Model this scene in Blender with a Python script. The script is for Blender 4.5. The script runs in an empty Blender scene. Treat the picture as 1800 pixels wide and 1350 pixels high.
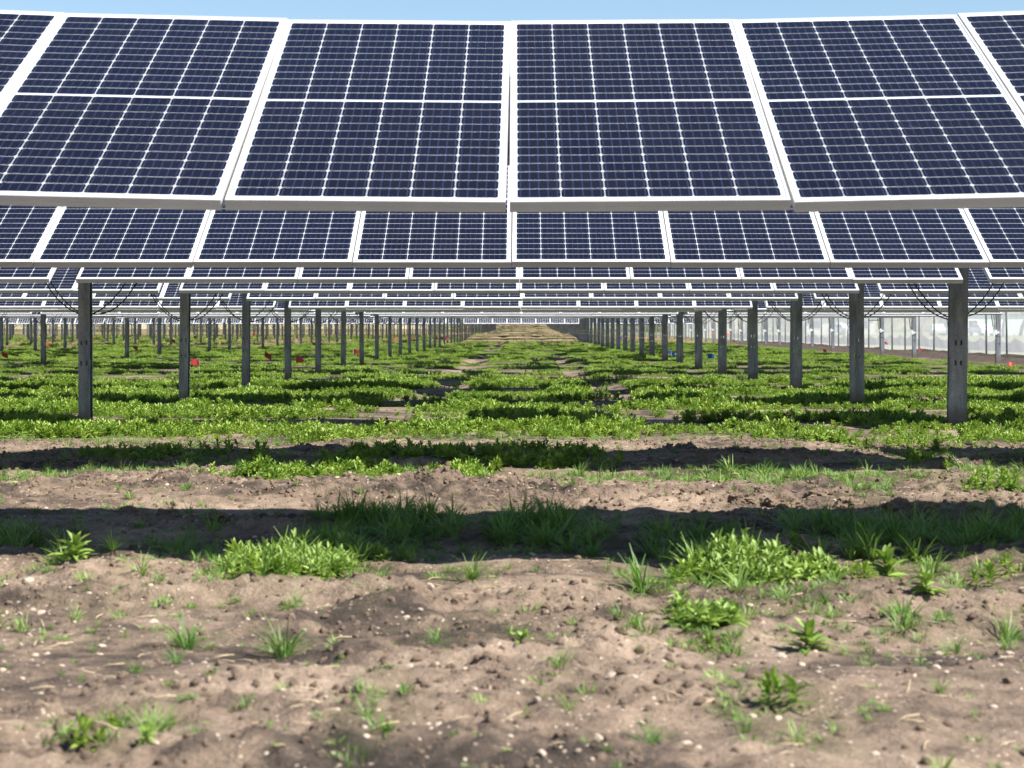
import bpy, bmesh, math, random
import numpy as np
from mathutils import Vector, Matrix, Euler

random.seed(7)
rng = np.random.default_rng(11)
scene = bpy.context.scene
col = scene.collection
R = math.radians

# ------------------------------------------------------------------ camera
F_PX, VPX, VPY, CAM_Z = 3337.0, 917.0, 577.0, 0.9      # read off the photograph (1800 x 1350)
cam_data = bpy.data.cameras.new('camera')
cam = bpy.data.objects.new('camera', cam_data); col.objects.link(cam)
cam.location = (0, 0, CAM_Z); cam.rotation_euler = (R(90), 0, 0)
cam_data.sensor_width = 36.0
cam_data.lens = F_PX / 1800 * 36
cam_data.shift_x = -(VPX - 900) / 1800
cam_data.shift_y = -(675 - VPY) / 1800
cam_data.clip_start = 0.05; cam_data.clip_end = 4000
cam_data.dof.use_dof = True
cam_data.dof.focus_distance = 17.0
cam_data.dof.aperture_fstop = 6.3
scene.camera = cam

# ------------------------------------------------------------------ light
SUN = Vector((0.591, -0.253, 0.766)).normalized()       # towards the sun
world = bpy.data.worlds.new('World'); scene.world = world; world.use_nodes = True
wn = world.node_tree.nodes; wl = world.node_tree.links
for n in list(wn): wn.remove(n)
wo = wn.new('ShaderNodeOutputWorld'); bg = wn.new('ShaderNodeBackground'); sk = wn.new('ShaderNodeTexSky')
sk.sky_type = 'NISHITA'; sk.sun_disc = False
sk.sun_elevation = math.asin(SUN.z); sk.sun_rotation = math.atan2(SUN.x, SUN.y)
sk.air_density = 1.1; sk.dust_density = 0.1; sk.ozone_density = 3.0
bg.inputs['Strength'].default_value = 0.064
wl.new(sk.outputs[0], bg.inputs['Color']); wl.new(bg.outputs[0], wo.inputs['Surface'])
sd = bpy.data.lights.new('sun', 'SUN'); sd.energy = 5.0; sd.angle = R(0.53); sd.color = (1.0, 0.955, 0.89)
sun = bpy.data.objects.new('sun', sd); col.objects.link(sun)
sun.rotation_euler = SUN.to_track_quat('Z', 'Y').to_euler(); sun.location = (20, -10, 30)
vs = scene.view_settings
vs.view_transform = 'Standard'; vs.look = 'None'; vs.gamma = 1.0; vs.use_curve_mapping = False
vs.exposure = 1.3

# ------------------------------------------------------------------ helpers
def tag(o, label=None, cat=None, group=None, kind=None):
    if label: o['label'] = label
    if cat: o['category'] = cat
    if group: o['group'] = group
    if kind: o['kind'] = kind
    return o
def link(o, parent=None):
    col.objects.link(o)
    if parent is not None: o.parent = parent
    return o
def empty(name, loc=(0, 0, 0), parent=None):
    o = bpy.data.objects.new(name, None); o.location = loc; o.empty_display_size = 0.2
    return link(o, parent)
def obj(name, mesh, parent=None, loc=(0, 0, 0), rot=(0, 0, 0)):
    o = bpy.data.objects.new(name, mesh); o.location = loc; o.rotation_euler = rot
    return link(o, parent)

class MB:
    """collects faces; build() gives one mesh"""
    def __init__(s): s.v = []; s.f = []; s.m = []; s.uv = {}; s.sm = []
    def add(s, vs, fs, mi=0, smooth=False):
        o = len(s.v); s.v += [tuple(p) for p in vs]
        for f in fs: s.f.append(tuple(i + o for i in f)); s.m.append(mi); s.sm.append(smooth)
        return o
    def box(s, c, d, mi=0, M=None):
        x, y, z = d[0] / 2, d[1] / 2, d[2] / 2
        p = [Vector((c[0] + a * x, c[1] + b * y, c[2] + e * z)) for a, b, e in
             ((-1,-1,-1),(1,-1,-1),(1,1,-1),(-1,1,-1),(-1,-1,1),(1,-1,1),(1,1,1),(-1,1,1))]
        if M is not None: p = [M @ q for q in p]
        s.add(p, ((0,3,2,1),(4,5,6,7),(0,1,5,4),(1,2,6,5),(2,3,7,6),(3,0,4,7)), mi)
    def tube(s, pts, r, n=8, mi=0, cap=True):
        pts = [Vector(p) for p in pts]; rs = r if isinstance(r, (list, tuple)) else [r] * len(pts)
        vv = []
        for i, p in enumerate(pts):
            t = (pts[min(i + 1, len(pts) - 1)] - pts[max(i - 1, 0)]).normalized()
            a = t.orthogonal().normalized() if i == 0 else (pa - t * pa.dot(t)).normalized()
            pa = a; b = t.cross(a)
            for k in range(n):
                w = 2 * math.pi * k / n
                vv.append(p + (a * math.cos(w) + b * math.sin(w)) * rs[i])
        ff = []
        for i in range(len(pts) - 1):
            for k in range(n):
                k2 = (k + 1) % n
                ff.append((i*n+k, i*n+k2, (i+1)*n+k2, (i+1)*n+k))
        if cap:
            ff.append(tuple(range(n))[::-1]); ff.append(tuple(range((len(pts)-1)*n, len(pts)*n)))
        s.add(vv, ff, mi, True)
    def mesh(s, name, mats):
        me = bpy.data.meshes.new(name); me.from_pydata(s.v, [], s.f)
        for m in (mats if isinstance(mats, (list, tuple)) else [mats]): me.materials.append(m)
        me.polygons.foreach_set('material_index', s.m)
        me.polygons.foreach_set('use_smooth', s.sm)
        me.update(); return me

# ------------------------------------------------------------------ numpy noise
def _hash(ix, iy, seed):
    n = (ix * 374761393 + iy * 668265263 + seed * 1442695041) & 0xFFFFFFFF
    n = ((n ^ (n >> 13)) * 1274126177) & 0xFFFFFFFF
    return ((n ^ (n >> 16)) & 0xFFFF) / 65535.0
def vnoise(x, y, seed=0):
    x = np.asarray(x, float); y = np.asarray(y, float)
    ix = np.floor(x).astype(np.int64); iy = np.floor(y).astype(np.int64)
    fx = x - ix; fy = y - iy
    fx = fx*fx*fx*(fx*(fx*6-15)+10); fy = fy*fy*fy*(fy*(fy*6-15)+10)
    a = _hash(ix, iy, seed); b = _hash(ix+1, iy, seed); c = _hash(ix, iy+1, seed); d = _hash(ix+1, iy+1, seed)
    return (a*(1-fx)+b*fx)*(1-fy) + (c*(1-fx)+d*fx)*fy
def fbm(x, y, oct=4, seed=0, gain=0.5):
    s = 0; a = 1; t = 0
    for i in range(oct):
        s = s + a * vnoise(x * 2**i + 17.3*i, y * 2**i - 9.1*i, seed + i); t += a; a *= gain
    return s / t                                          # 0..1
def worley(x, y, seed=0):
    x = np.asarray(x, float); y = np.asarray(y, float)
    ix = np.floor(x).astype(np.int64); iy = np.floor(y).astype(np.int64)
    best = np.full(np.shape(x), 9.0)
    for dx in (-1, 0, 1):
        for dy in (-1, 0, 1):
            px = ix + dx + _hash(ix+dx, iy+dy, seed); py = iy + dy + _hash(ix+dx, iy+dy, seed + 77)
            best = np.minimum(best, (px-x)**2 + (py-y)**2)
    return np.sqrt(best)
def sstep(a, b, x):
    t = np.clip((x - a) / (b - a), 0, 1); return t*t*(3-2*t)
def bump(x, c, w): return np.exp(-((x - c) / w)**2)

# ------------------------------------------------------------------ terrain (y = distance ahead, x = right)
MESH_X = 15.3                                             # the perimeter fence line
def clodmask(x, y):
    m = bump(y + 0.25*np.sin(x*1.3), 10.3, 0.75) * (0.55 + 0.75*sstep(.38, .62, fbm(x*0.8, y*0.8, 3, 5)))
    m = np.maximum(m, 0.75*bump(y, 6.35 + 0.12*np.sin(x*1.7), 0.22) * sstep(.35, .6, fbm(x*1.1, y, 2, 8)))
    m = np.maximum(m, 0.5*bump(y, 5.3, 0.5) * sstep(.5, .65, fbm(x*0.9+4, y*0.9, 3, 9)))
    m = np.maximum(m, 0.6*bump(y, 8.75, 0.35) * sstep(.42, .6, fbm(x*0.9+9, y*0.9, 3, 31)))
    m = np.maximum(m, 0.5*bump(y, 15.2, 0.6) * sstep(.4, .65, fbm(x*0.7+2, y*0.7, 3, 33)))
    m = np.maximum(m, 0.62*sstep(.44, .60, fbm(x*.9 + 20, y*1.3, 3, 35))*sstep(17, 15, y))
    m = np.maximum(m, 1.3*sstep(12.5, 12.9, x)*sstep(15.2, 14.6, x))
    return m
def height(x, y):
    x = np.asarray(x, float); y = np.asarray(y, float)
    near = sstep(24, 14, y)
    h = 0.055*(fbm(x*0.55, y*0.55, 3, 1) - .5) * (0.45 + .55*near)
    h = h + 0.065*near*(fbm(x*1.5, y*1.9, 4, 2) - .5)
    h = h + 0.034*near*(fbm(x*7, y*7, 4, 3, .62) - .5)
    h = h - 0.032*sstep(6.55, 6.25, y + 0.12*(fbm(x*1.3, y*0.2, 3, 4) - .5)*2) + 0.028*bump(y, 4.9, .5)
    h = h + 0.05*bump(y, 10.2 + 0.15*np.sin(x*0.9), .45)*sstep(.3, .6, fbm(x*.5, y*.2, 2, 12))
    h = h - 0.03*bump(y, 7.9, .5) - 0.058*sstep(10.6, 12.4, y)
    m = clodmask(x, y)
    c1 = np.clip(1 - worley(x*5.5 + fbm(x*9, y*9, 2, 40), y*5.5, 21)*1.35, 0, 1)**0.7
    c2 = np.clip(1 - worley(x*13, y*13 + fbm(x*20, y*20, 2, 41), 22)*1.4, 0, 1)
    h = h + m*(0.062*c1*sstep(.42, .6, fbm(x*1.9, y*1.9, 2, 23)) + 0.034*c2 + 0.03*fbm(x*15, y*15, 2, 24))
    # wheel ruts between the post lines
    for rx in (-1.35, 1.25):
        h = h - 0.09*bump(x + 0.15*np.sin(y*.35), rx, .3)*sstep(20, 26, y)*sstep(.4, .6, fbm(x*.3, y*.45, 2, 14))
    # heap of earth far down the aisle
    h = h + 1.35*sstep(150, 215, y)*sstep(4.0, 1.9, np.abs(x - .3) + 0.8*fbm(x*.4, y*.05, 2, 50)) * sstep(420, 300, y)
    h = h + 0.42*sstep(134, 150, y)*sstep(6.6, 4.6, np.abs(x - .6) + 0.6*fbm(x*.6, y*.06, 2, 51)) * sstep(420, 300, y)*sstep(4.6,3.9,np.abs(x))
    h = h + 0.12*(fbm(x*.05, y*.05, 3, 60) - .5)*sstep(40, 80, y)
    h = h + 0.10*sstep(12.5, 13.3, x)*sstep(15.2, 14.5, x)
    return h
def hz(x, y): return float(height(np.array([x]), np.array([y]))[0])
def px(u, v, z=0.0):
    """ground point under a pixel of the photograph"""
    y = (CAM_Z - z) * F_PX / (v - VPY); return (u - VPX) / F_PX * y, y

# vegetation cover: patches first read off the photograph, then noise
PATCH = []   # (x, y, rx, ry, kind, strength)
def patch(u0, u1, v0, v1, kind, s=1.0):
    x0, ya = px(u0, v1); _, yb = px(u0, v0); ym = (ya + yb)/2
    xa = (u0 - VPX)/F_PX*ym; xb = (u1 - VPX)/F_PX*ym
    PATCH.append(((xa+xb)/2, ym, max((xb-xa)/2, .05), max((yb-ya)/2, .05), kind, s))
for a in ((-60,120,925,965,'g',1),(225,395,935,985,'g',.8),(555,810,905,968,'g',1.3),(850,1095,912,965,'g',1.2),(1100,1250,930,975,'g',.5),
          (1330,1860,905,968,'g',1.3),(1180,1300,925,965,'g',.9)): patch(*a)
for a in ((1090,1640,812,860,'g',1.0),(1640,1860,815,850,'g',.6),(-60,330,815,850,'g',.7),(1660,1860,852,880,'g',1),(1440,1580,855,890,'g',.5),
          (330,470,835,850,'g',.4),(380,700,800,858,'w',1.1),(770,900,802,845,'w',1.0),(620,1130,778,812,'w',1.5),(100,480,788,808,'w',.5),
          (1590,1660,790,820,'w',1),(900,1060,818,846,'g',.5)): patch(*a)
for a in ((370,660,965,1050,'m',.75),(1170,1500,965,1065,'m',.75),(1500,1800,1060,1130,'g',.25),(640,1100,1060,1130,'g',.22),(0,500,1020,1080,'g',.2),(1060,1190,995,1050,'g',.9),(1150,1340,1050,1130,'m',.9),(560,660,970,1040,'g',.3),(760,880,990,1035,'g',.55),(690,800,960,990,'g',.5),
          (30,120,980,1020,'g',.4),(270,420,1085,1135,'g',.45),(430,560,1095,1140,'g',.5),(110,220,1100,1135,'g',.4),(1480,1560,970,1010,'g',.5),
          (1580,1720,985,1040,'m',.35),(1740,1860,985,1020,'m',.6),(590,690,1040,1080,'g',.25),(1060,1160,1080,1120,'g',.5),(1690,1800,860,880,'w',.8),
          (560,760,1180,1330,'g',.4),(100,330,1220,1340,'m',.4),(1250,1500,1200,1330,'m',.5),(900,1060,1170,1250,'g',.25)): patch(*a)
def patch_cover(x, y, kinds):
    c = np.zeros(np.shape(x))
    wob = (fbm(x*2.2, y*2.2, 3, 70) - .5)*0.9
    for (cx, cy, rx, ry, k, s) in PATCH:
        if k in kinds:
            r = np.sqrt(((x-cx)/rx)**2 + ((y-cy)/ry)**2) + wob
            c = np.maximum(c, s*sstep(1.15, .55, r))
    return c
def field_cover(x, y):
    n = fbm(x*.45, y*.45, 4, 80)
    edge = 16.0 + 1.3*(fbm(x*.6, x*0+3.3, 3, 81) - .5)*2 - 1.6*sstep(1.6, 3.2, x)
    c = sstep(edge - .5, edge + .9, y)
    bare = sstep(.53, .61, fbm(x*.75 + 5, y*1.5, 4, 82)) * (0.6 + .4*sstep(60, 25, y))
    c = c*(1 - bare)
    for rx in (-1.35, 1.25):
        c = c*(1 - .97*sstep(.25, .7, bump(x + 0.15*np.sin(y*.35), rx, .42))*sstep(18, 24, y)*sstep(.36, .5, fbm(x*.3, y*.45, 2, 14)))
    c = c*sstep(12.5, 12.0, x + .8*(n - .5))
    far = 128 - 34*sstep(-6, -16, x)
    c = c*sstep(far + 6, far - 8, y + 10*(n - .5))
    return c

# ------------------------------------------------------------------ materials
def mat(name):
    m = bpy.data.materials.new(name); m.use_nodes = True
    nt = m.node_tree; b = nt.nodes['Principled BSDF']
    return m, nt, b
def N(nt, t, **kw):
    n = nt.nodes.new(t)
    for k, v in kw.items(): setattr(n, k, v)
    return n
def val(n, **kw):
    for k, v in kw.items(): n.inputs[k.replace('_', ' ')].default_value = v
    return n
def noise(nt, vec, scale, detail=4, rough=.55, dist=0):
    n = N(nt, 'ShaderNodeTexNoise'); n.inputs['Scale'].default_value = scale; n.inputs['Detail'].default_value = detail
    n.inputs['Roughness'].default_value = rough; n.inputs['Distortion'].default_value = dist
    if vec is not None: nt.links.new(vec, n.inputs['Vector'])
    return n.outputs['Fac']
def ramp(nt, fac, stops):
    r = N(nt, 'ShaderNodeValToRGB'); e = r.color_ramp.elements
    while len(e) < len(stops): e.new(.5)
    for i, (p, c) in enumerate(stops):
        e[i].position = p; e[i].color = (*c, 1) if len(c) == 3 else c
    nt.links.new(fac, r.inputs[0]); return r.outputs[0]
def mix(nt, fac, a, b, mode='MIX'):
    m = N(nt, 'ShaderNodeMix', data_type='RGBA', blend_type=mode)
    for s, v in ((m.inputs[0], fac), (m.inputs[6], a), (m.inputs[7], b)):
        if hasattr(v, 'links') or hasattr(v, 'is_linked'): nt.links.new(v, s)
        elif isinstance(v, (int, float)): s.default_value = v
        else: s.default_value = (*v, 1)
    return m.outputs[2]
def math_(nt, op, a, b=None, c=None):
    m = N(nt, 'ShaderNodeMath', operation=op)
    for i, v in enumerate((a, b, c)):
        if v is None: continue
        if isinstance(v, (int, float)): m.inputs[i].default_value = v
        else: nt.links.new(v, m.inputs[i])
    return m.outputs[0]
def bumpn(nt, b, h, strength=.3, dist=.01):
    n = N(nt, 'ShaderNodeBump'); n.inputs['Strength'].default_value = strength; n.inputs['Distance'].default_value = dist
    nt.links.new(h, n.inputs['Height']); nt.links.new(n.outputs[0], b.inputs['Normal'])
def attr(nt, name):
    a = N(nt, 'ShaderNodeAttribute'); a.attribute_name = name; return a.outputs['Fac']

def soil_nodes(nt, pos):
    mp = N(nt, 'ShaderNodeMapping'); mp.inputs['Scale'].default_value = (0.75, 1.25, 1); nt.links.new(pos, mp.inputs[0])
    big = noise(nt, mp.outputs[0], 1.15, 5, .58, .35)
    fine = noise(nt, pos, 9, 6, .65)
    f = math_(nt, 'ADD', math_(nt, 'MULTIPLY', big, .66), math_(nt, 'MULTIPLY', fine, .38))
    c = ramp(nt, f, [(.37, (.040, .032, .026)), (.45, (.085, .065, .051)), (.52, (.19, .140, .102)), (.67, (.35, .266, .196))])
    grit = noise(nt, pos, 70, 4, .7)
    c = mix(nt, .55, c, ramp(nt, grit, [(.3, (.45, .43, .41)), (.6, (1, 1, 1)), (.75, (1.35, 1.3, 1.25))]), 'MULTIPLY')
    vo = N(nt, 'ShaderNodeTexVoronoi'); vo.inputs['Scale'].default_value = 34; nt.links.new(pos, vo.inputs['Vector'])
    spk = math_(nt, 'MULTIPLY', math_(nt, 'LESS_THAN', vo.outputs['Distance'], .17), math_(nt, 'GREATER_THAN', noise(nt, pos, 3.1, 2), .52))
    c = mix(nt, math_(nt, 'MULTIPLY', spk, .8), c, (.52, .43, .34))
    return c, fine, grit

def m_ground():
    m, nt, b = mat('ground')
    g = N(nt, 'ShaderNodeNewGeometry'); pos = g.outputs['Position']
    c, fine, grit = soil_nodes(nt, pos)
    # under the weeds: litter and creeping green, darkened as painted shade between the plants
    litter_shade = ramp(nt, noise(nt, pos, 22, 5, .7), [(.35, (.040, .035, .022)), (.5, (.050, .068, .018)), (.66, (.12, .10, .055))])
    c = mix(nt, math_(nt, 'MULTIPLY', attr(nt, 'veg'), .8), c, litter_shade)
    # far straw-coloured ground
    straw = ramp(nt, noise(nt, pos, .55, 6, .7), [(.36, (.05, .06, .02)), (.46, (.12, .105, .045)), (.56, (.24, .18, .10)), (.68, (.36, .27, .165))])
    c = mix(nt, attr(nt, 'straw'), c, straw)
    c = mix(nt, attr(nt, 'tilled'), c, ramp(nt, noise(nt, pos, 4, 6, .7), [(.3, (.035, .026, .021)), (.7, (.105, .078, .06))]))
    lawn = ramp(nt, noise(nt, pos, .25, 5, .65), [(.35, (.10, .125, .055)), (.65, (.19, .195, .10))])
    c = mix(nt, attr(nt, 'lawn'), c, lawn)
    nt.links.new(c, b.inputs['Base Color']); b.inputs['Roughness'].default_value = .95; b.inputs['Specular IOR Level'].default_value = .15
    h = math_(nt, 'ADD', math_(nt, 'MULTIPLY', fine, .8), math_(nt, 'MULTIPLY', grit, .5))
    bumpn(nt, b, h, 1.0, .028)
    return m
def m_clod():
    m, nt, b = mat('clod_soil')
    g = N(nt, 'ShaderNodeTexCoord').outputs['Object']
    c = ramp(nt, noise(nt, g, 14, 5, .65), [(.3, (.07, .052, .04)), (.5, (.2, .145, .105)), (.7, (.32, .24, .18))])
    nt.links.new(c, b.inputs['Base Color']); b.inputs['Roughness'].default_value = .95; b.inputs['Specular IOR Level'].default_value = .1
    bumpn(nt, b, noise(nt, g, 60, 4, .7), .7, .01); return m
def m_plain(name, c, rough=.6, metal=0, spec=.5, var=.12, scale=8, bmp=0):
    m, nt, b = mat(name)
    g = N(nt, 'ShaderNodeTexCoord').outputs['Object']
    n = noise(nt, g, scale, 5, .6)
    cc = ramp(nt, n, [(.25, tuple(k*(1-var) for k in c)), (.75, tuple(min(k*(1+var), 1) for k in c))])
    nt.links.new(cc, b.inputs['Base Color'])
    b.inputs['Roughness'].default_value = rough; b.inputs['Metallic'].default_value = metal; b.inputs['Specular IOR Level'].default_value = spec
    if bmp: bumpn(nt, b, noise(nt, g, scale*6, 3), bmp, .003)
    return m
def m_galv():
    m, nt, b = mat('galvanised_steel')
    tc = N(nt, 'ShaderNodeNewGeometry').outputs['Position']
    mp = N(nt, 'ShaderNodeMapping'); mp.inputs['Scale'].default_value = (9, 9, 1.6); nt.links.new(tc, mp.inputs[0])
    st = noise(nt, mp.outputs[0], 1.4, 5, .6, .4)
    vo = N(nt, 'ShaderNodeTexVoronoi'); vo.inputs['Scale'].default_value = 60; nt.links.new(tc, vo.inputs['Vector'])
    c = ramp(nt, st, [(.28, (.13, .145, .165)), (.5, (.22, .235, .26)), (.72, (.33, .345, .37))])
    c = mix(nt, .18, c, vo.outputs['Color'], 'OVERLAY')
    sz = N(nt, 'ShaderNodeSeparateXYZ'); nt.links.new(tc, sz.inputs[0])
    mud = math_(nt, 'ADD', math_(nt, 'MULTIPLY', sz.outputs[2], -3.2), math_(nt, 'MULTIPLY', noise(nt, tc, 12, 5, .7), 1.3))
    c = mix(nt, ramp(nt, mud, [(.1, (0, 0, 0)), (.55, (.75, .75, .75))]), c, (.16, .12, .09))
    nt.links.new(c, b.inputs['Base Color'])
    b.inputs['Metallic'].default_value = .35
    nt.links.new(ramp(nt, st, [(.3, (.62,)*3), (.7, (.42,)*3)]), b.inputs['Roughness']); return m
def m_alu():
    m, nt, b = mat('panel_frame_aluminium')
    g = N(nt, 'ShaderNodeNewGeometry').outputs['Position']
    c = ramp(nt, noise(nt, g, 3, 5, .6), [(.3, (.44, .44, .435)), (.7, (.54, .54, .535))])
    nt.links.new(c, b.inputs['Base Color']); b.inputs['Metallic'].default_value = .15; b.inputs['Roughness'].default_value = .42; return m
def m_back():
    m, nt, b = mat('white_backsheet')
    g = N(nt, 'ShaderNodeNewGeometry').outputs['Position']
    c = ramp(nt, noise(nt, g, 5, 4), [(.3, (.56, .57, .58)), (.7, (.64, .65, .66))])
    nt.links.new(c, b.inputs['Base Color']); b.inputs['Roughness'].default_value = .4
    b.inputs['Coat Weight'].default_value = .5; b.inputs['Coat Roughness'].default_value = .08; return m
CELL_A, CELL_B, BUS = (.0020, .0030, .0110), (.0038, .0048, .0150), (.030, .050, .105)
def glassy(b):
    b.inputs['Roughness'].default_value = .4; b.inputs['Specular IOR Level'].default_value = .04
    b.inputs['Coat Weight'].default_value = .22; b.inputs['Coat Roughness'].default_value = .08; b.inputs['Coat IOR'].default_value = 1.22
def m_cell(individual):
    m, nt, b = mat('silicon_cell')
    uv = N(nt, 'ShaderNodeUVMap').outputs[0]
    sx = N(nt, 'ShaderNodeSeparateXYZ'); nt.links.new(uv, sx.inputs[0])
    fr = math_(nt, 'FRACT', math_(nt, 'DIVIDE', math_(nt, 'ADD', sx.outputs[0], .025), .21))
    line = math_(nt, 'LESS_THAN', math_(nt, 'ABSOLUTE', math_(nt, 'SUBTRACT', fr, .5)), .03)
    t = N(nt, 'ShaderNodeObjectInfo').outputs['Random'] if individual else attr(nt, 'tone')
    c = mix(nt, t, CELL_A, CELL_B)
    g = N(nt, 'ShaderNodeNewGeometry').outputs['Position']
    dust = math_(nt, 'ADD', math_(nt, 'MULTIPLY', noise(nt, g, 2.3, 6, .7), .014), math_(nt, 'MULTIPLY', ramp(nt, noise(nt, g, 5.5, 6, .75), [(.66, (0, 0, 0)), (.8, (1, 1, 1))]), .12))
    c = mix(nt, dust, c, (.45, .42, .38))
    if not individual: c = mix(nt, math_(nt, 'MULTIPLY', N(nt, 'ShaderNodeObjectInfo').outputs['Random'], .35), c, (.004, .007, .021))
    c = mix(nt, line, c, BUS)
    nt.links.new(c, b.inputs['Base Color']); glassy(b); return m
def m_far_panel():
    m, nt, b = mat('far_panel_face')
    uv = N(nt, 'ShaderNodeUVMap').outputs[0]
    sx = N(nt, 'ShaderNodeSeparateXYZ'); nt.links.new(uv, sx.inputs[0])
    u = math_(nt, 'DIVIDE', math_(nt, 'SUBTRACT', sx.outputs[0], .026), .948); v = math_(nt, 'DIVIDE', math_(nt, 'SUBTRACT', sx.outputs[1], .024), .952)
    def ln(a, n, w):
        f = math_(nt, 'FRACT', math_(nt, 'MULTIPLY', a, n)); return math_(nt, 'GREATER_THAN', math_(nt, 'ABSOLUTE', math_(nt, 'SUBTRACT', f, .5)), .5 - w)
    def outside(a): return math_(nt, 'GREATER_THAN', math_(nt, 'ABSOLUTE', math_(nt, 'SUBTRACT', a, .5)), .5)
    w = math_(nt, 'MAXIMUM', math_(nt, 'MAXIMUM', ln(u, 6, .03), ln(v, 24, .018)), math_(nt, 'MAXIMUM', outside(u), outside(v)))
    c = mix(nt, w, (.014, .019, .038), (.74, .75, .76))
    nt.links.new(c, b.inputs['Base Color']); glassy(b); return m
def m_leaf(name, a, b_, trans=.35, rough=.5):
    m, nt, b = mat(name)
    rnd = N(nt, 'ShaderNodeObjectInfo').outputs['Random']
    g = N(nt, 'ShaderNodeNewGeometry')
    f = noise(nt, g.outputs['Position'], 16, 3)
    if name != 'clump_leaf': f = math_(nt, 'ADD', math_(nt, 'MULTIPLY', rnd, .55), math_(nt, 'MULTIPLY', noise(nt, g.outputs['Position'], 7, 3), .5))
    c = ramp(nt, f, [(.2, a), (.8, b_)])
    nt.links.new(c, b.inputs['Base Color']); b.inputs['Roughness'].default_value = rough; b.inputs['Specular IOR Level'].default_value = .4
    tr = N(nt, 'ShaderNodeBsdfTranslucent'); nt.links.new(mix(nt, .5, c, (.16, .26, .02)), tr.inputs[0])
    ms = N(nt, 'ShaderNodeMixShader'); ms.inputs[0].default_value = trans
    nt.links.new(b.outputs[0], ms.inputs[1]); nt.links.new(tr.outputs[0], ms.inputs[2])
    nt.links.new(ms.outputs[0], nt.nodes['Material Output'].inputs[0]); return m
def m_netting():
    m, nt, b = mat('white_fence_netting')
    g = N(nt, 'ShaderNodeTexCoord').outputs['Object']
    b.inputs['Base Color'].default_value = (.60, .61, .63, 1); b.inputs['Roughness'].default_value = .8
    tl = N(nt, 'ShaderNodeBsdfTranslucent'); tl.inputs[0].default_value = (.75, .76, .78, 1)
    m1 = N(nt, 'ShaderNodeMixShader'); m1.inputs[0].default_value = .5
    nt.links.new(b.outputs[0], m1.inputs[1]); nt.links.new(tl.outputs[0], m1.inputs[2])
    tp = N(nt, 'ShaderNodeBsdfTransparent')
    ms = N(nt, 'ShaderNodeMixShader')
    nt.links.new(ramp(nt, noise(nt, g, 1.6, 4), [(.3, (.44,)*3), (.7, (.55,)*3)]), ms.inputs[0])
    nt.links.new(tp.outputs[0], ms.inputs[1]); nt.links.new(m1.outputs[0], ms.inputs[2])
    nt.links.new(ms.outputs[0], nt.nodes['Material Output'].inputs[0]); return m

M = dict(ground=m_ground(), clod=m_clod(), galv=m_galv(), alu=m_alu(), back=m_back(), cell=m_cell(True), cells=m_cell(False), far=m_far_panel(),
         weed=m_leaf('weed_leaf', (.10, .205, .018), (.31, .42, .068), .32),
         clump=m_leaf('clump_leaf', (.11, .22, .03), (.32, .42, .10), .32),
         grass=m_leaf('grass_blade', (.075, .18, .025), (.22, .33, .075), .3),
         drygrass=m_leaf('dry_grass', (.30, .24, .12), (.42, .36, .2), .2, .7),
         bush=m_leaf('spring_foliage', (.06, .085, .03), (.12, .13, .05), .2, .7),
         black=m_plain('black_cable', (.012, .012, .013), .5), red=m_plain('red_flag_plastic', (.42, .035, .045), .5, var=.2),
         orange=m_plain('orange_flag_plastic', (.85, .12, .05), .5, var=.1), blue=m_plain('blue_flag_plastic', (.01, .075, .32), .5, var=.2),
         wire=m_plain('flag_wire', (.22, .2, .18), .5, .6), white=m_plain('white_plastic', (.8, .81, .82), .4),
         pebble=m_plain('pebble_stone', (.38, .30, .23), .85, var=.35, scale=20), straw=m_plain('straw', (.46, .36, .22), .8, var=.25, scale=12),
         netting=m_netting(), silt=m_plain('black_silt_fabric', (.03, .032, .036), .8), wood=m_plain('stake_wood', (.3, .22, .13), .8, var=.3),
         bark=m_plain('bark', (.12, .1, .085), .9, var=.3, scale=6, bmp=.5), roof=m_plain('roof_shingle', (.1, .095, .095), .9, var=.25, scale=3),
         siding=m_plain('pale_green_siding', (.42, .52, .46), .7), siding2=m_plain('cream_siding', (.62, .58, .5), .7), pane=m_plain('window_glass', (.03, .04, .05), .08),
         paint=m_plain('white_car_paint', (.78, .78, .78), .25), tyre=m_plain('tyre_rubber', (.02, .02, .02), .8), rim=m_plain('wheel_rim', (.4, .4, .42), .4, .6))

# ------------------------------------------------------------------ ground sheet
def axis(lo, hi, d, ends, grow):
    a = list(np.arange(lo, hi + 1e-6, d)); s = d
    while a[-1] < ends[1]: s = min(s*grow, 120); a.append(a[-1] + s)
    s = d
    while a[0] > ends[0]: s = min(s*grow, 120); a.insert(0, a[0] - s)
    return np.array(a)
gx = axis(-3.9, 3.9, .021, (-1500, 1500), 1.045)
gy = axis(3.5, 13.2, .021, (-300, 2600), 1.016)
X, Y = np.meshgrid(gx, gy)
Z = height(X, Y)
nx, ny = len(gx), len(gy)
co = np.stack([X.ravel(), Y.ravel(), Z.ravel()], 1)
idx = np.arange(nx*ny).reshape(ny, nx)
quads = np.stack([idx[:-1, :-1], idx[:-1, 1:], idx[1:, 1:], idx[1:, :-1]], -1).reshape(-1, 4)
me = bpy.data.meshes.new('ground'); me.vertices.add(len(co)); me.vertices.foreach_set('co', co.ravel())
me.loops.add(quads.size); me.loops.foreach_set('vertex_index', quads.ravel())
me.polygons.add(len(quads)); me.polygons.foreach_set('loop_start', np.arange(0, quads.size, 4))
me.polygons.foreach_set('use_smooth', np.ones(len(quads), bool)); me.update(calc_edges=True)
xf, yf = X.ravel(), Y.ravel()
lawn = sstep(15.5, 16.7, xf)
tilled = sstep(12.2, 12.7, xf)*sstep(15.3, 14.7, xf)*sstep(135, 110, yf)
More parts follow.
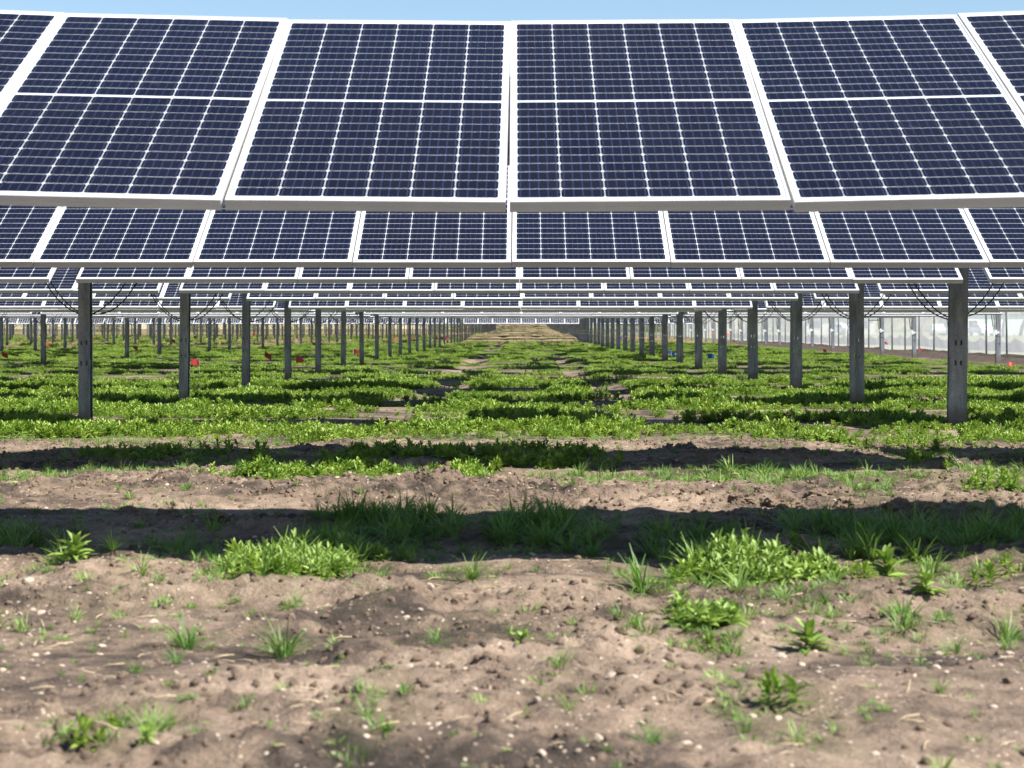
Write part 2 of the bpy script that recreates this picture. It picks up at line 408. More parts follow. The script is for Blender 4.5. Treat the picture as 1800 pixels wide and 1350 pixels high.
veg = np.clip(field_cover(xf, yf)*sstep(15, 26, yf) + .75*patch_cover(xf, yf, 'gwm'), 0, 1)
farl = 128 - 34*sstep(-6, -16, xf)
straw = sstep(farl - 10, farl + 5, yf + 9*(fbm(xf*.3, yf*.3, 3, 90) - .5))*(1 - tilled)
for nm, a in (('veg', veg), ('straw', straw), ('tilled', tilled), ('lawn', lawn)):
    me.attributes.new(nm, 'FLOAT', 'POINT').data.foreach_set('value', a.astype(np.float32))
me.materials.append(M['ground'])
tag(obj('ground', me), kind='structure', label='bare brown soil giving way to weedy ground under the panels')

# ------------------------------------------------------------------ solar panel meshes
PW, PL, FD, PITCH = 1.013, 2.0, 0.041, 1.02
def frame_mesh():
    b = MB(); w, l, lip = PW/2, PL/2, .011
    for s in (-1, 1):
        b.box((s*(w - lip/2), 0, -FD/2), (lip, PL, FD))
        b.box((0, s*(l - lip/2), -FD/2), (PW - 2*lip, lip, FD))
        b.box((0, s*(l - .016), -FD + .0012), (PW - 2*lip - .02, .03, .002))     # return flange underneath
        b.box((0, s*(l + .0006), -.011), (PW - .004, .0012, .0022)); b.box((0, s*(l + .0006), -.021), (PW - .004, .0012, .0014))
    b.box((0, 0, -.0055), (PW - 2*lip, PL - 2*lip, .005), 1)                      # laminate with white backsheet
    for q in (-.30, .18): b.box((q, 0.0, -.0028), (.1, .008, .0006), 0)
    return b.mesh('solar_panel', [M['alu'], M['back']])
CW, CH, CGX, CGY, CHF = .160, .0793, .0030, .0048, .0070
def cell_centres():
    out = []
    for r in range(24):
        y = -PL/2 + .040 + (r + .5)*CH + (.017 if r >= 12 else 0)
        for c in range(6): out.append(((c - 2.5)*CW, y, r, c))
    return out
CELLS = cell_centres()
def octagon(cx, cy, z):
    w, h, k = (CW - CGX)/2, (CH - CGY)/2, CHF
    return [(cx-w+k, cy-h, z), (cx+w-k, cy-h, z), (cx+w, cy-h+k, z), (cx+w, cy+h-k, z), (cx+w-k, cy+h, z), (cx-w+k, cy+h, z), (cx-w, cy+h-k, z), (cx-w, cy-h+k, z)]
def add_uv(me, fn):
    uvl = me.uv_layers.new(name='UVMap')
    for p in me.polygons:
        for li in p.loop_indices: uvl.data[li].uv = fn(p.index, me.vertices[me.loops[li].vertex_index].co)
def cell_mesh():
    b = MB(); top = octagon(0, 0, .0010); bot = octagon(0, 0, 0)
    b.add(top + bot, [tuple(range(8))] + [(i, 8 + i, 8 + (i+1) % 8, (i+1) % 8) for i in range(8)])
    me = b.mesh('cell', M['cell']); add_uv(me, lambda i, c: (c.x/CW + .5, c.y/CH + .5)); return me
def cells_mesh(rows, seed):
    b = MB(); cs = [c for c in CELLS if c[2] in rows]; rr = random.Random(seed); tones = []
    for (x, y, r, c) in cs: b.add(octagon(x, y, -.0020), [tuple(range(8))]); tones += [rr.random()]*8
    me = b.mesh('cell_field', M['cells'])
    add_uv(me, lambda i, c: ((c.x - cs[i][0])/CW + .5, (c.y - cs[i][1])/CH + .5))
    me.attributes.new('tone', 'FLOAT', 'POINT').data.foreach_set('value', tones); return me
FRAME = frame_mesh(); CELL = cell_mesh()
FULL = [cells_mesh(range(24), s) for s in range(4)]; UPPER = [cells_mesh(range(12, 24), s) for s in range(4)]
def joined_panel():
    b = MB(); w, l, lip = PW/2, PL/2, .011
    for s in (-1, 1):
        b.box((s*(w - lip/2), 0, -FD/2), (lip, PL, FD)); b.box((0, s*(l - lip/2), -FD/2), (PW - 2*lip, lip, FD))
    b.box((0, 0, -.0055), (PW - 2*lip, PL - 2*lip, .005), 1)
    nf = len(b.f); tones = [0.0]*len(b.v); cs = CELLS
    for (x, y, r, c) in cs: b.add(octagon(x, y, -.0018), [tuple(range(8))], 2); tones += [random.random()]*8
    me = b.mesh('solar_panel', [M['alu'], M['back'], M['cells']])
    add_uv(me, lambda i, c: (0, 0) if i < nf else ((c.x - cs[i-nf][0])/CW + .5, (c.y - cs[i-nf][1])/CH + .5))
    me.attributes.new('tone', 'FLOAT', 'POINT').data.foreach_set('value', tones); return me
JOINED = joined_panel()
def strip_mesh():
    b = MB(); tops = {}; lip = .011
    for k in range(8):
        x = (k - 3.5)*PITCH
        b.box((x, 0, -FD/2), (PW, PL, FD), 0)
        tops[len(b.f)] = x
        b.add([(x-PW/2+lip, -PL/2+lip, .0015), (x+PW/2-lip, -PL/2+lip, .0015), (x+PW/2-lip, PL/2-lip, .0015), (x-PW/2+lip, PL/2-lip, .0015)], [(0, 1, 2, 3)], 1)
    me = b.mesh('panel_strip', [M['alu'], M['far']])
    add_uv(me, lambda i, c: ((c.x - tops[i])/PW + .5, c.y/PL + .5) if i in tops else (0, 0)); return me
STRIP = strip_mesh()

# ------------------------------------------------------------------ post, tube, cable meshes
def plate(b, u, z, t, holes, frame):
    """slotted plate: u along the width, z up, thickness t; frame maps (u, v, z) -> xyz"""
    us = sorted(set([u[0], u[1]] + [q for h in holes for q in h[:2]])); zs = sorted(set([z[0], z[1]] + [q for h in holes for q in h[2:]]))
    def solid(i, j):
        if i < 0 or j < 0 or i >= len(us)-1 or j >= len(zs)-1: return False
        cu, cz = (us[i]+us[i+1])/2, (zs[j]+zs[j+1])/2
        return not any(h[0] < cu < h[1] and h[2] < cz < h[3] for h in holes)
    for i in range(len(us)-1):
        for j in range(len(zs)-1):
            if not solid(i, j): continue
            a, c, d, e = us[i], us[i+1], zs[j], zs[j+1]
            q = [frame(*p) for p in ((a,0,d),(c,0,d),(c,0,e),(a,0,e),(a,t,d),(c,t,d),(c,t,e),(a,t,e))]
            fs = [(0,1,2,3), (7,6,5,4)]
            if not solid(i-1, j): fs.append((0,3,7,4))
            if not solid(i+1, j): fs.append((1,5,6,2))
            if not solid(i, j-1): fs.append((0,4,5,1))
            if not solid(i, j+1): fs.append((3,2,6,7))
            b.add(q, fs)
def post_mesh(w, dep, mirror, top=1.72):
    b = MB(); t = .006; s = -1 if mirror else 1
    holes = [(sx*.026 - .0085, sx*.026 + .0085, z - .023, z + .023) for sx in (-1, 1) for z in (.885, .69)]
    plate(b, (-w/2, w/2), (-.4, top), t, holes, lambda u, v, z: (u, -dep/2 + v, z))
    plate(b, (-w/2, w/2), (-.4, top), t, holes, lambda u, v, z: (u, dep/2 - t + v, z))
    x = -s*w/2
    b.box((x + s*t/2, 0, (top - .4)/2), (t, dep - 2*t - .0004, top + .4))
    for sy in (-1, 1): b.box((s*(w/2 - t/2), sy*(dep/2 - t - .008), (top - .4)/2), (t, .0155, top + .4))   # lips
    return b.mesh('post', M['galv'])
POST_L, POST_R, POST_E = post_mesh(.108, .145, False), post_mesh(.176, .075, True), post_mesh(.12, .10, True)
def cap_mesh():
    b = MB(); b.box((0, 0, 0), (.10, .16, .01)); b.box((0, -.07, .05), (.08, .01, .1)); b.box((0, .07, .05), (.08, .01, .1)); return b.mesh('bearing_saddle', M['galv'])
SADDLE = cap_mesh()
def cable_mesh(ph, half, sag, off):
    b = MB(); pts = []
    for i in range(25):
        q = -1 + i/12; x = half*q
        pts.append((x + off, .016*math.sin(q*5 + ph), 1.005 + sag*abs(q)**2.1 + .006*math.sin(q*9 + ph)))
    b.tube(pts, .0065, 6); return b.mesh('cable', M['black'])
CABLES = [cable_mesh(0, .55, .60, 0), cable_mesh(2, .58, .60, .035), cable_mesh(4, .52, .58, -.03), cable_mesh(1, .6, .66, .05)]
def drop_mesh(dx):
    b = MB(); b.tube([(-.17 + dx, .02, 1.62), (-.16 + dx, .02, 1.2), (-.115 + dx*.5, .01, .86)], .011, 6); return b.mesh('cable', M['black'])
DROPS = [drop_mesh(0), drop_mesh(.06)]
def bracket_mesh():
    b = MB(); b.box((-.03, -.065, .80), (.10, .03, .05)); b.box((-.085, -.06, .84), (.05, .05, .07), M=Matrix.Translation((-.085, -.06, .84)) @ Matrix.Rotation(.6, 4, 'Y') @ Matrix.Translation((.085, .06, -.84)))
    b.box((-.06, -.06, .765), (.05, .04, .045), M=Matrix.Translation((-.06, -.06, .765)) @ Matrix.Rotation(-.5, 4, 'Y') @ Matrix.Translation((.06, .06, -.765))); return b.mesh('cable_bracket', M['white'])
BRACKET = bracket_mesh()
tb = MB(); tb.tube([(-46.5, 0, 0), (12.9, 0, 0)], .055, 8); TUBE = tb.mesh('torque_tube', M['galv'])
rb = MB(); rb.box((0, 0, 0), (.05, .9, .03)); RAIL = rb.mesh('mounting_rail', M['galv'])

# ------------------------------------------------------------------ the rows
ROW0, ROWS, NROWS = 6.84, 5.3, 58
TABLE = 8.4; TC = [-.02 + TABLE*k for k in range(-5, 2)]; PX = [-.02 + TABLE*(k - .5) for k in range(-5, 3)]
ZLOW = {1: 1.322, 2: 1.288, 3: 1.316, 4: 1.318, 5: 1.305, 6: 1.236, 7: 1.25, 8: 1.276, 9: 1.247, 10: 1.23, 11: 1.223, 25: 1.2}
TILT = {1: 28.0, 2: 27.8, 3: 27.5, 4: 27, 5: 27.5, 6: 33, 7: 29, 8: 28, 9: 27, 10: 28, 11: 29, 25: 36}
CX0 = {1: -.03, 2: -.045, 3: 0, 4: -.01, 5: .03, 6: .0}
ONES = 'first second third fourth fifth sixth seventh eighth ninth tenth eleventh twelfth thirteenth fourteenth fifteenth sixteenth seventeenth eighteenth nineteenth'.split()
TENS = {2: 'twent', 3: 'thirt', 4: 'fort', 5: 'fift'}
def ordinal(n):
    if n < 20: return ONES[n-1]
    return TENS[n//10] + ('ieth' if n % 10 == 0 else 'y-' + ONES[n % 10 - 1])
for r in range(1, NROWS + 1):
    t = TILT.get(r, 10 + 3*math.sin(r*1.7)); ta = R(t); d = ROW0 + ROWS*(r-1)
    zl = ZLOW.get(r)
    if zl is None: zl = 1.80 - math.sin(ta) - .034 + .02*math.sin(r*2.3)
    zc = zl + math.sin(ta) + FD*math.cos(ta); yc = d + math.cos(ta)
    row = empty('solar_panel_row', (0, yc, 0))
    lab = ('front row of tilted dark blue solar panels standing over the bare dirt' if r == 1 else
           '%s row of tilted dark blue solar panels, counted from the bare dirt' % ordinal(r))
    tag(row, lab, 'solar panels', 'rows of the solar array')
    zt = zc - .16
    obj('torque_tube', TUBE, row, (0, 0, zt))
    vis = .275*d + 2.5                                          # half width that the photograph sees there
    for ti, tc in enumerate(TC):
        x0 = tc + CX0.get(r, .02*math.sin(r))
        if r > 11 or abs(tc) - 4.2 > vis:
            if r in (1, 2, 3) and abs(tc) > 14: continue
            s = obj('panel_strip', STRIP, row, (x0, 0, zc), (ta, 0, 0)); s['kind'] = 'stuff'; continue
        for k in range(8):
            x = x0 + (k - 3.5)*PITCH
            jt, jz, roll = random.gauss(0, .0008), random.gauss(0, .0015), 0
            if r == 1:                                          # the tube sags a little between the posts
                q = max(-2.6, min(2.6, x + .03)); jz += .0074*q*q - .002; jt += .0010*q*q; roll = -math.atan(.0148*q)
            if r > 5:
                p = obj('solar_panel', JOINED, row, (x, 0, zc + jz), (ta + jt, 0, 0)); continue
            p = obj('solar_panel', FRAME, row, (x, 0, zc + jz), (ta + jt, roll, 0))
            main = r == 1 and -2.2 < x < 2.0
            if main:
                for (cx, cy, rr, cc) in CELLS:
                    if rr < 12: obj('cell', CELL, p, (cx, cy, -.0028))
                c = obj('cell_field', UPPER[k % 4], p)
            else: c = obj('cell_field', FULL[(k + r) % 4], p)
            c['kind'] = 'stuff'
            obj('mounting_rail', RAIL, row, (x + PITCH/2 - .01, 0, zc - .075), (ta, 0, 0))
    for i, x in enumerate(PX):
        if r < 4 and abs(x) > 13: continue
        end = i in (0, len(PX)-1)
        pm = POST_E if x > 8 else (POST_R if x > 0 else POST_L)
        xj = x + random.gauss(0, .012)
        p = obj('post', pm, row, (xj, 0, zt - .06 - 1.72), (0, 0, random.gauss(0, .015)))
        p.rotation_euler.y = random.gauss(0, .005)
        if r <= 14: obj('bearing_saddle', SADDLE, row, (xj, 0, zt - .055))
        if r <= 14 and not end and abs(x) < 14:
            a = random.randrange(4)
            for cc in (a, a + 1): obj('cable', CABLES[cc % 4], row, (xj, .11 + .02*(cc - a), random.uniform(-.02, .03)), (0, 0, random.uniform(-.05, .05)))
        if x > 8 and r <= 26:
            obj('cable_bracket', BRACKET, row, (xj, 0, random.uniform(-.05, .02)))
            for q in DROPS: obj('cable', q, row, (xj, 0, 0))

# a second block of rows beyond the left aisle: its end posts stand in the sun
tb = MB(); tb.tube([(-84.5, 0, 0), (-50.3, 0, 0)], .055, 8); TUBE2 = tb.mesh('torque_tube', M['galv'])
for r in range(30, NROWS + 1):
    ta = R(11 + 3*math.sin(r*1.3)); yc = ROW0 + ROWS*(r-1) + .97; zc = 1.82
    row = tag(empty('solar_panel_row', (-50.6, yc, 0)), '%s row of the neighbouring solar block across the far aisle' % ordinal(r - 29), 'solar panels', 'rows of the neighbouring block')
    obj('torque_tube', TUBE2, row, (50.6, 0, zc - .16))
    for k in range(4):
        s = obj('panel_strip', STRIP, row, (-4.3 - TABLE*k, 0, zc), (ta, 0, 0)); s['kind'] = 'stuff'
        obj('post', POST_E, row, (-TABLE*k, 0, zc - .22 - 1.72))

# ------------------------------------------------------------------ perimeter fence, silt fence
fence = tag(empty('perimeter_fence', (MESH_X, 36, 0)), 'tall pale netting fence on steel posts beside the dark soil strip', 'fence')
b = MB(); b.tube([(0, 0, -.3), (0, 0, 2.45)], .032, 8); FP = b.mesh('fence_post', M['galv'])
BAY = 2.65
def netting(seed):
    b = MB(); n = 8; rr = random.Random(seed); vv = []; ff = []
    for i in range(n + 1):
        for j in range(5):
            y = BAY*i/n; z = .04 + 2.32*j/4
            vv.append((.034 + .03*math.sin(math.pi*i/n)*math.sin(math.pi*j/4)*rr.uniform(.4, 1), y, z - (.03*math.sin(math.pi*i/n) if j == 4 else 0)))
    for i in range(n):
        for j in range(4): ff.append((i*5+j, (i+1)*5+j, (i+1)*5+j+1, i*5+j+1))
    b.add(vv, ff, 0, True); return b.mesh('netting_panel', M['netting'])
NETS = [netting(s) for s in range(4)]
b = MB(); b.tube([(0, 0, 0), (0, BAY, 0)], .021, 6); RAILM = b.mesh('fence_rail', M['galv'])
NB = 62
for i in range(NB + 1):
    y = i*BAY; z = hz(MESH_X, 36 + y)
    obj('fence_post', FP, fence, (0, y, z), (random.gauss(0, .006), random.gauss(0, .006), 0))
    if i < NB:
        obj('netting_panel', NETS[i % 4], fence, (0, y, z))
        obj('fence_rail', RAILM, fence, (0, y, 2.4))
        if i in (17, 40): obj('fence_rail', RAILM, fence, (0, y, 1.25))
silt = tag(empty('silt_fence', (20.5, 40, 0)), 'low black silt fence with a sagging top beyond the netting', 'fence')
b = MB(); b.box((0, 0, .33), (.035, .035, .9)); STK = b.mesh('stake', M['wood'])
def silt_mesh():
    b = MB(); vv = []; ff = []; n = 8
    for i in range(n + 1):
        q = i/n; top = .36 + .22*abs(2*q - 1)**1.6
        for z in (-.05, top*.5, top): vv.append((.03 + .05*math.sin(math.pi*q)*(z > 0), 3.0*q, z))
    for i in range(n):
        for j in range(2): ff.append((i*3+j, (i+1)*3+j, (i+1)*3+j+1, i*3+j+1))
    b.add(vv, ff, 0, True); return b.mesh('silt_fabric', M['silt'])
SM = silt_mesh()
for i in range(50):
    z = hz(20.5, 40 + 3*i)
    obj('stake', STK, silt, (0, 3*i, z)); obj('silt_fabric', SM, silt, (0, 3*i, z))

# ------------------------------------------------------------------ marker flags
def flag_meshes(mname, w, h, seed):
    rr = random.Random(seed); b = MB(); vv = []; ff = []; n = 5
    drop = rr.uniform(.1, .5); amp = rr.uniform(.008, .02)
    for i in range(n + 1):
        q = i/n
        for j in range(3):
            vv.append((w*q*(1 - .12*drop*j), amp*math.sin(q*4.2 + seed)*q, -h*(1 - j/2) - drop*w*q*q*.9 + (.18*h*q if j == 0 else 0)))
    for i in range(n):
        for j in range(2): ff.append((i*3+j, (i+1)*3+j, (i+1)*3+j+1, i*3+j+1))
    b.add(vv, ff, 0, True)
    b.add([(x, y + .0012, z) for x, y, z in vv], [f[::-1] for f in ff], 0, True)
    return b.mesh('flag', M[mname])
b = MB(); b.tube([(0, 0, -.08), (.004, 0, .25), (0, .003, .5)], .0028, 5); WIRE = b.mesh('wire_stake', M['wire'])
def flag(u, v, color, d=None, zf=.37, size=.125, seed=0, flip=False):
    if d is None: d = (CAM_Z - zf)*F_PX/(v - VPY)
    x = (u - VPX)/F_PX*d; z = hz(x, d)
    e = empty('marker_flag', (x, d, z))
    lb = {'red': ('small red marker flag on a wire stake among the green weeds', 'red marker flags in the weeds'),
          'blue': ('small blue marker flag on a wire stake among the green weeds', 'blue marker flags in the weeds'),
          'orange': ('small orange marker flag on a wire stake by the fence strip', 'orange marker flags by the fence strip')}[color]
    rn = int((d - .9 - ROW0)//ROWS) + 1
    tag(e, '%s marker flag on a wire stake between the %s and %s panel rows' % (color, ordinal(rn), ordinal(rn + 1)), 'flag', lb[1])
    top = CAM_Z - (v - VPY)*d/F_PX - z + .06
    w = obj('wire_stake', WIRE, e, (0, 0, top - .5), (0, random.gauss(0, .05), 0))
    obj('flag', flag_meshes(color, size*(-1 if flip else 1), size*.8, seed), e, (0, 0, top), (0, 0, random.uniform(-.4, .4)))
k = 0
for (u, v, c, dd, fl) in ((351, 640, 'red', 25.5, True), (477, 629, 'red', 30, True), (520, 634, 'red', 28.5, False), (622, 619, 'red', 38, False),
        (14, 627, 'red', 35, True), (308, 601, 'red', 62, True), (341, 593, 'red', 78, False), (242, 613, 'red', 46, True), (444, 588, 'red', 90, False),
        (664, 598, 'red', 66, True), (693, 596, 'red', 70, False), (765, 595, 'red', 82, False), (779, 595, 'red', 88, True), (789, 596.5, 'red', 80, True),
        (726, 593, 'red', 84, True), (806, 585, 'red', 120, True), (820, 584, 'red', 128, True), (556, 606, 'red', 56, True), (82, 606, 'red', 58, False),
        (1177, 621, 'blue', 38, False), (1244, 627, 'blue', 33.5, False), (1089, 594, 'blue', 86, False),
        (1555, 603, 'orange', 74, False), (1617, 615, 'orange', 62, False), (1774, 641, 'orange', 44, False), (1447, 617, 'orange', 56, False),
        (1292, 600, 'orange', 98, True), (1278, 588, 'orange', 118, False), (1286, 588, 'orange', 120, True), (1253, 588.5, 'orange', 126, True), (1178, 586, 'orange', 140, True)):
    k += 1
    flag(u, v, c, dd, seed=k, flip=fl, size=.115 if dd < 70 else .13)

# ------------------------------------------------------------------ plants
def leaf(b, base, az, el, L, W, curl, segs=3, mi=0, fold=.25, twist=0.0):
    """lanceolate leaf: strip of folded quads"""
    p = Vector(base); e = el; vv = []; ca, sa = math.cos(az), math.sin(az)
    side = Vector((-sa, ca, 0))
    for i in range(segs + 1):
        q = i/segs
        w = W*(math.sin(math.pi*min(1, q*.86 + .14))**.8)*.5 if i < segs else 0.0008
        up = Vector((-ca*math.sin(e), -sa*math.sin(e), math.cos(e)))
        sd_ = side*math.cos(twist) + up*math.sin(twist)
        vv += [p - sd_*w + up*w*fold*2, p.copy(), p + sd_*w + up*w*fold*2]
        p = p + Vector((ca*math.cos(e), sa*math.cos(e), math.sin(e)))*(L/segs); e -= curl/segs
    ff = []
    for i in range(segs):
        o = i*3; ff += [(o, o+1, o+4, o+3), (o+1, o+2, o+5, o+4)]
    b.add(vv, ff, mi, True)
def weed_sprig(b, x, y, h, rr, n=16, L=.05, W=.013, z0=0.0, lean=0.5, segs=3):
    ax, ay = rr.gauss(0, .25)*lean*h, rr.gauss(0, .25)*lean*h
    a = rr.random()*6.28
    for i in range(n):
        q = i/(n - 1); a += 2.4 + rr.gauss(0, .3)
        el = .05 + 1.15*q**1.3 + rr.gauss(0, .15); l = L*(1.15 - .45*q)*rr.uniform(.75, 1.2)
        leaf(b, (x + ax*q, y + ay*q, z0 + h*q*.85), a, el, l, W*rr.uniform(.8, 1.2), .5*rr.uniform(.2, 1.6), segs, twist=rr.gauss(0, .25))
def sprig_mesh(seed, n, L, W, h):
    rr = random.Random(seed); b = MB()
    for i in range(3): weed_sprig(b, rr.gauss(0, .022), rr.gauss(0, .022), h*rr.uniform(.7, 1.15), rr, n, L, W)
    return b.mesh('weed', M['weed'])
def tuft_mesh(seed, n, L, W, spread, m='grass'):
    rr = random.Random(seed); b = MB()
    for i in range(n):
        a = rr.random()*6.28; rad = spread*math.sqrt(rr.random())
        leaf(b, (rad*math.cos(a)*.6, rad*math.sin(a)*.6, -.005), a + rr.gauss(0, .7), rr.uniform(.5, 1.45), L*rr.uniform(.5, 1.15), W, rr.uniform(.2, 1.3), 4, fold=.12)
    return b.mesh('grass', M[m])
def carpet_mesh(seed, R_=.26, n=34):
    rr = random.Random(seed); b = MB()
    for i in range(n):
        a = rr.random()*6.28; rad = R_*math.sqrt(rr.random()); x, y = rad*math.cos(a), rad*math.sin(a)
        weed_sprig(b, x, y, rr.uniform(.04, .12)*(1 - .3*rad/R_), rr, 9, .05, .016, z0=-.01, segs=2)
    return b.mesh('weed_carpet', M['weed'])
def scatter(name, pts, rot, scl, pick, protos, **tags):
    """one uncountable cover: a cloud of points, each carrying one small plant or stone"""
    pc = bpy.data.collections.new(name + '_sources')
    for i, m in enumerate(protos):
        pc.objects.link(bpy.data.objects.new('%s_source_%02d' % (name, i), m))
    me = bpy.data.meshes.new(name); me.vertices.add(len(pts)); me.vertices.foreach_set('co', np.asarray(pts, np.float32).ravel())
    me.attributes.new('rot', 'FLOAT_VECTOR', 'POINT').data.foreach_set('vector', np.asarray(rot, np.float32).ravel())
    me.attributes.new('scl', 'FLOAT', 'POINT').data.foreach_set('value', np.asarray(scl, np.float32))
    me.attributes.new('pick', 'INT', 'POINT').data.foreach_set('value', np.asarray(pick, np.int32))
    o = obj(name, me)
    ng = bpy.data.node_groups.new(name, 'GeometryNodeTree')
    ng.interface.new_socket('Geometry', in_out='INPUT', socket_type='NodeSocketGeometry'); ng.interface.new_socket('Geometry', in_out='OUTPUT', socket_type='NodeSocketGeometry')
    gi = ng.nodes.new('NodeGroupInput'); go = ng.nodes.new('NodeGroupOutput')
    ip = ng.nodes.new('GeometryNodeInstanceOnPoints'); ci = ng.nodes.new('GeometryNodeCollectionInfo')
    ci.inputs['Collection'].default_value = pc; ci.inputs['Separate Children'].default_value = True; ci.inputs['Reset Children'].default_value = True
    ip.inputs['Pick Instance'].default_value = True
    def na(t, nm):
        n = ng.nodes.new('GeometryNodeInputNamedAttribute'); n.data_type = t; n.inputs['Name'].default_value = nm; return n.outputs['Attribute']
    er = ng.nodes.new('FunctionNodeEulerToRotation')
    L = ng.links.new
    L(gi.outputs[0], ip.inputs['Points']); L(ci.outputs[0], ip.inputs['Instance']); L(na('INT', 'pick'), ip.inputs['Instance Index'])
    L(na('FLOAT_VECTOR', 'rot'), er.inputs[0]); L(er.outputs[0], ip.inputs['Rotation']); L(na('FLOAT', 'scl'), ip.inputs['Scale'])
    L(ip.outputs[0], go.inputs[0])
    md = o.modifiers.new('scatter', 'NODES'); md.node_group = ng
    return tag(o, kind='stuff', **tags)
def cloud(n, y0, y1, cover, extra=2.0, power=1.0):
    """random ground points over the strip the photograph looks along, thinned by a cover function"""
    y = np.sqrt(rng.uniform(y0*y0, y1*y1, n)); x = rng.uniform(-1, 1, n)*(0.28*y + extra)
    k = rng.random(n) < cover(x, y)**power
    x, y = x[k], y[k]; return np.stack([x, y, height(x, y)], 1)
def rots(n, tilt=.15): return np.stack([rng.normal(0, tilt, n), rng.normal(0, tilt, n), rng.uniform(0, 6.283, n)], 1)

WEEDS = [sprig_mesh(s, 15, .050, .0125, .07) for s in range(5)]
TUFTS = [tuft_mesh(20 + s, 34, .13, .0052, .04) for s in range(4)]
SHORT = [tuft_mesh(40 + s, 22, .055, .0045, .05) for s in range(4)]
DRY = [tuft_mesh(60 + s, 26, .16, .006, .06, 'drygrass') for s in range(2)]
CARPET = [carpet_mesh(s) for s in range(6)]
# weeds one by one in the near field, as carpet pieces farther off
p = cloud(66000, 12.8, 34, lambda x, y: np.clip(field_cover(x, y)*(.45 + .55*sstep(.4, .56, fbm(x*2.2, y*1.8, 3, 112))), 0, 1), 1.5)
n = len(p); scatter('low_weeds', p, rots(n), rng.uniform(.45, 1.15, n)*(.3 + 1.2*sstep(.25, .75, fbm(p[:,0]*1.3, p[:,1]*1.3, 3, 95))), np.where(rng.random(n) < .03, 5, rng.integers(0, 5, n)), WEEDS + [tuft_mesh(70, 7, .11, .004, .03, 'drygrass')],
                    label='dense low green leafy weeds covering the ground between the near posts', cat='weeds')
p = cloud(56000, 32, 136, lambda x, y: np.clip(field_cover(x, y)*np.clip(1.25 - y/190, .3, 1)*(.22 + .95*sstep(.42, .56, fbm(x*1.4, y*1.1, 3, 96))), 0, 1), 3)
n = len(p); scatter('weed_carpet', p, rots(n, .08), rng.uniform(.45, 1.0, n)*(.35 + .9*sstep(.25, .75, fbm(p[:,0]*.8, p[:,1]*.8, 3, 97))), rng.integers(0, 6, n), CARPET,
                    label='far green weed carpet stretching down the aisle between the posts', cat='weeds')
p = cloud(9000, 95, 240, lambda x, y: np.clip(sstep(-2, -10, x)*sstep(.46, .58, fbm(x*.25, y*.12, 3, 120))*.8, 0, 1), 3)
n = len(p); scatter('weed_fringe', p, rots(n, .08), rng.uniform(.8, 1.8, n), rng.integers(0, 6, n), CARPET, label='thin green weeds among the dry far ground', cat='weeds')
# sparse patches on the bare soil
p = cloud(26000, 3.9, 14, lambda x, y: np.clip(patch_cover(x, y, 'gm')*.6*(.12 + .95*sstep(.38, .6, fbm(x*3.2, y*2.4, 3, 111))), 0, 1), .6)
n = len(p); sh = (p[:,1] > 7.2) & (p[:,1] < 9.4)
pk = np.where(rng.random(n) < np.where(sh, .6, .10), rng.integers(0, 4, n), rng.integers(4, 8, n))
scatter('sparse_grass', p, rots(n), rng.uniform(.35, 1.1, n)*np.where(sh, 1.15, .9), pk, TUFTS + SHORT, label='sparse grass growing in patches on the bare soil', cat='grass')
p = cloud(30000, 3.9, 16.5, lambda x, y: np.clip(patch_cover(x, y, 'w')*.42*sstep(.40, .56, fbm(x*2.6, y*1.8, 3, 110)) + patch_cover(x, y, 'm')*.10, 0, 1), .6)
n = len(p); scatter('weed_patches', p, rots(n, .22), rng.uniform(.45, 1.2, n), rng.integers(0, 5, n), WEEDS, label='leafy weed patches along the shade line of the second row', cat='weeds')
p = cloud(22000, 3.9, 17, lambda x, y: .09 + .5*sstep(.47, .66, fbm(x*1.4 + 30, y*1.4, 3, 130)), .6)
n = len(p); scatter('seedlings', p, rots(n), rng.uniform(.18, .6, n), np.where(rng.random(n) < .2, rng.integers(0, 4, n), rng.integers(4, 8, n)), TUFTS + SHORT, label='tiny seedlings and grass blades dotted over the bare soil', cat='grass')
p = cloud(24000, 90, 300, lambda x, y: np.clip(sstep(92, 110, y)*sstep(12.5, 11.5, x)*.4, 0, 1), 3)
n = len(p); scatter('dry_grass', p, rots(n, .1), rng.uniform(.7, 1.7, n), rng.integers(0, 2, n), DRY, label='straw-coloured dry grass on the far ground under the rows', cat='grass')
p = cloud(9000, 60, 200, lambda x, y: sstep(14.6, 15.1, x)*sstep(16.2, 15.7, x), 6)
n = len(p); scatter('fence_grass', p, rots(n, .1), rng.uniform(1, 2.2, n), rng.integers(0, 4, n), TUFTS, label='thin line of green grass along the foot of the netting fence', cat='grass')

# pebbles, crumbs of soil and straw
def stone_mesh(seed, m, flat=.6):
    rr = random.Random(seed); bm = bmesh.new(); bmesh.ops.create_icosphere(bm, subdivisions=2, radius=1)
    for v in bm.verts: q = rr.uniform(.78, 1.15); v.co = Vector((v.co.x*q*1.1, v.co.y*q*.9, v.co.z*flat*q))
    me = bpy.data.meshes.new('stone'); bm.to_mesh(me); bm.free(); me.materials.append(m); return me
PEB = [stone_mesh(s, M['pebble']) for s in range(4)]; CRUMB = [stone_mesh(9 + s, M['clod'], .8) for s in range(4)]
p = cloud(9000, 3.9, 15, lambda x, y: np.clip(.12 + .6*sstep(.5, .66, fbm(x*.8, y*1.2, 3, 98))*(y < 8), 0, 1), .5)
n = len(p); scatter('pebbles', p, rots(n, .3), rng.gamma(2.0, .0022, n) + .0015, rng.integers(0, 4, n), PEB, label='pale pebbles strewn over the bare soil', cat='pebbles')
p = cloud(60000, 3.9, 16.5, lambda x, y: np.clip(.09 + .75*clodmask(x, y), 0, 1)*(1 - .6*patch_cover(x, y, 'gw')), .5)
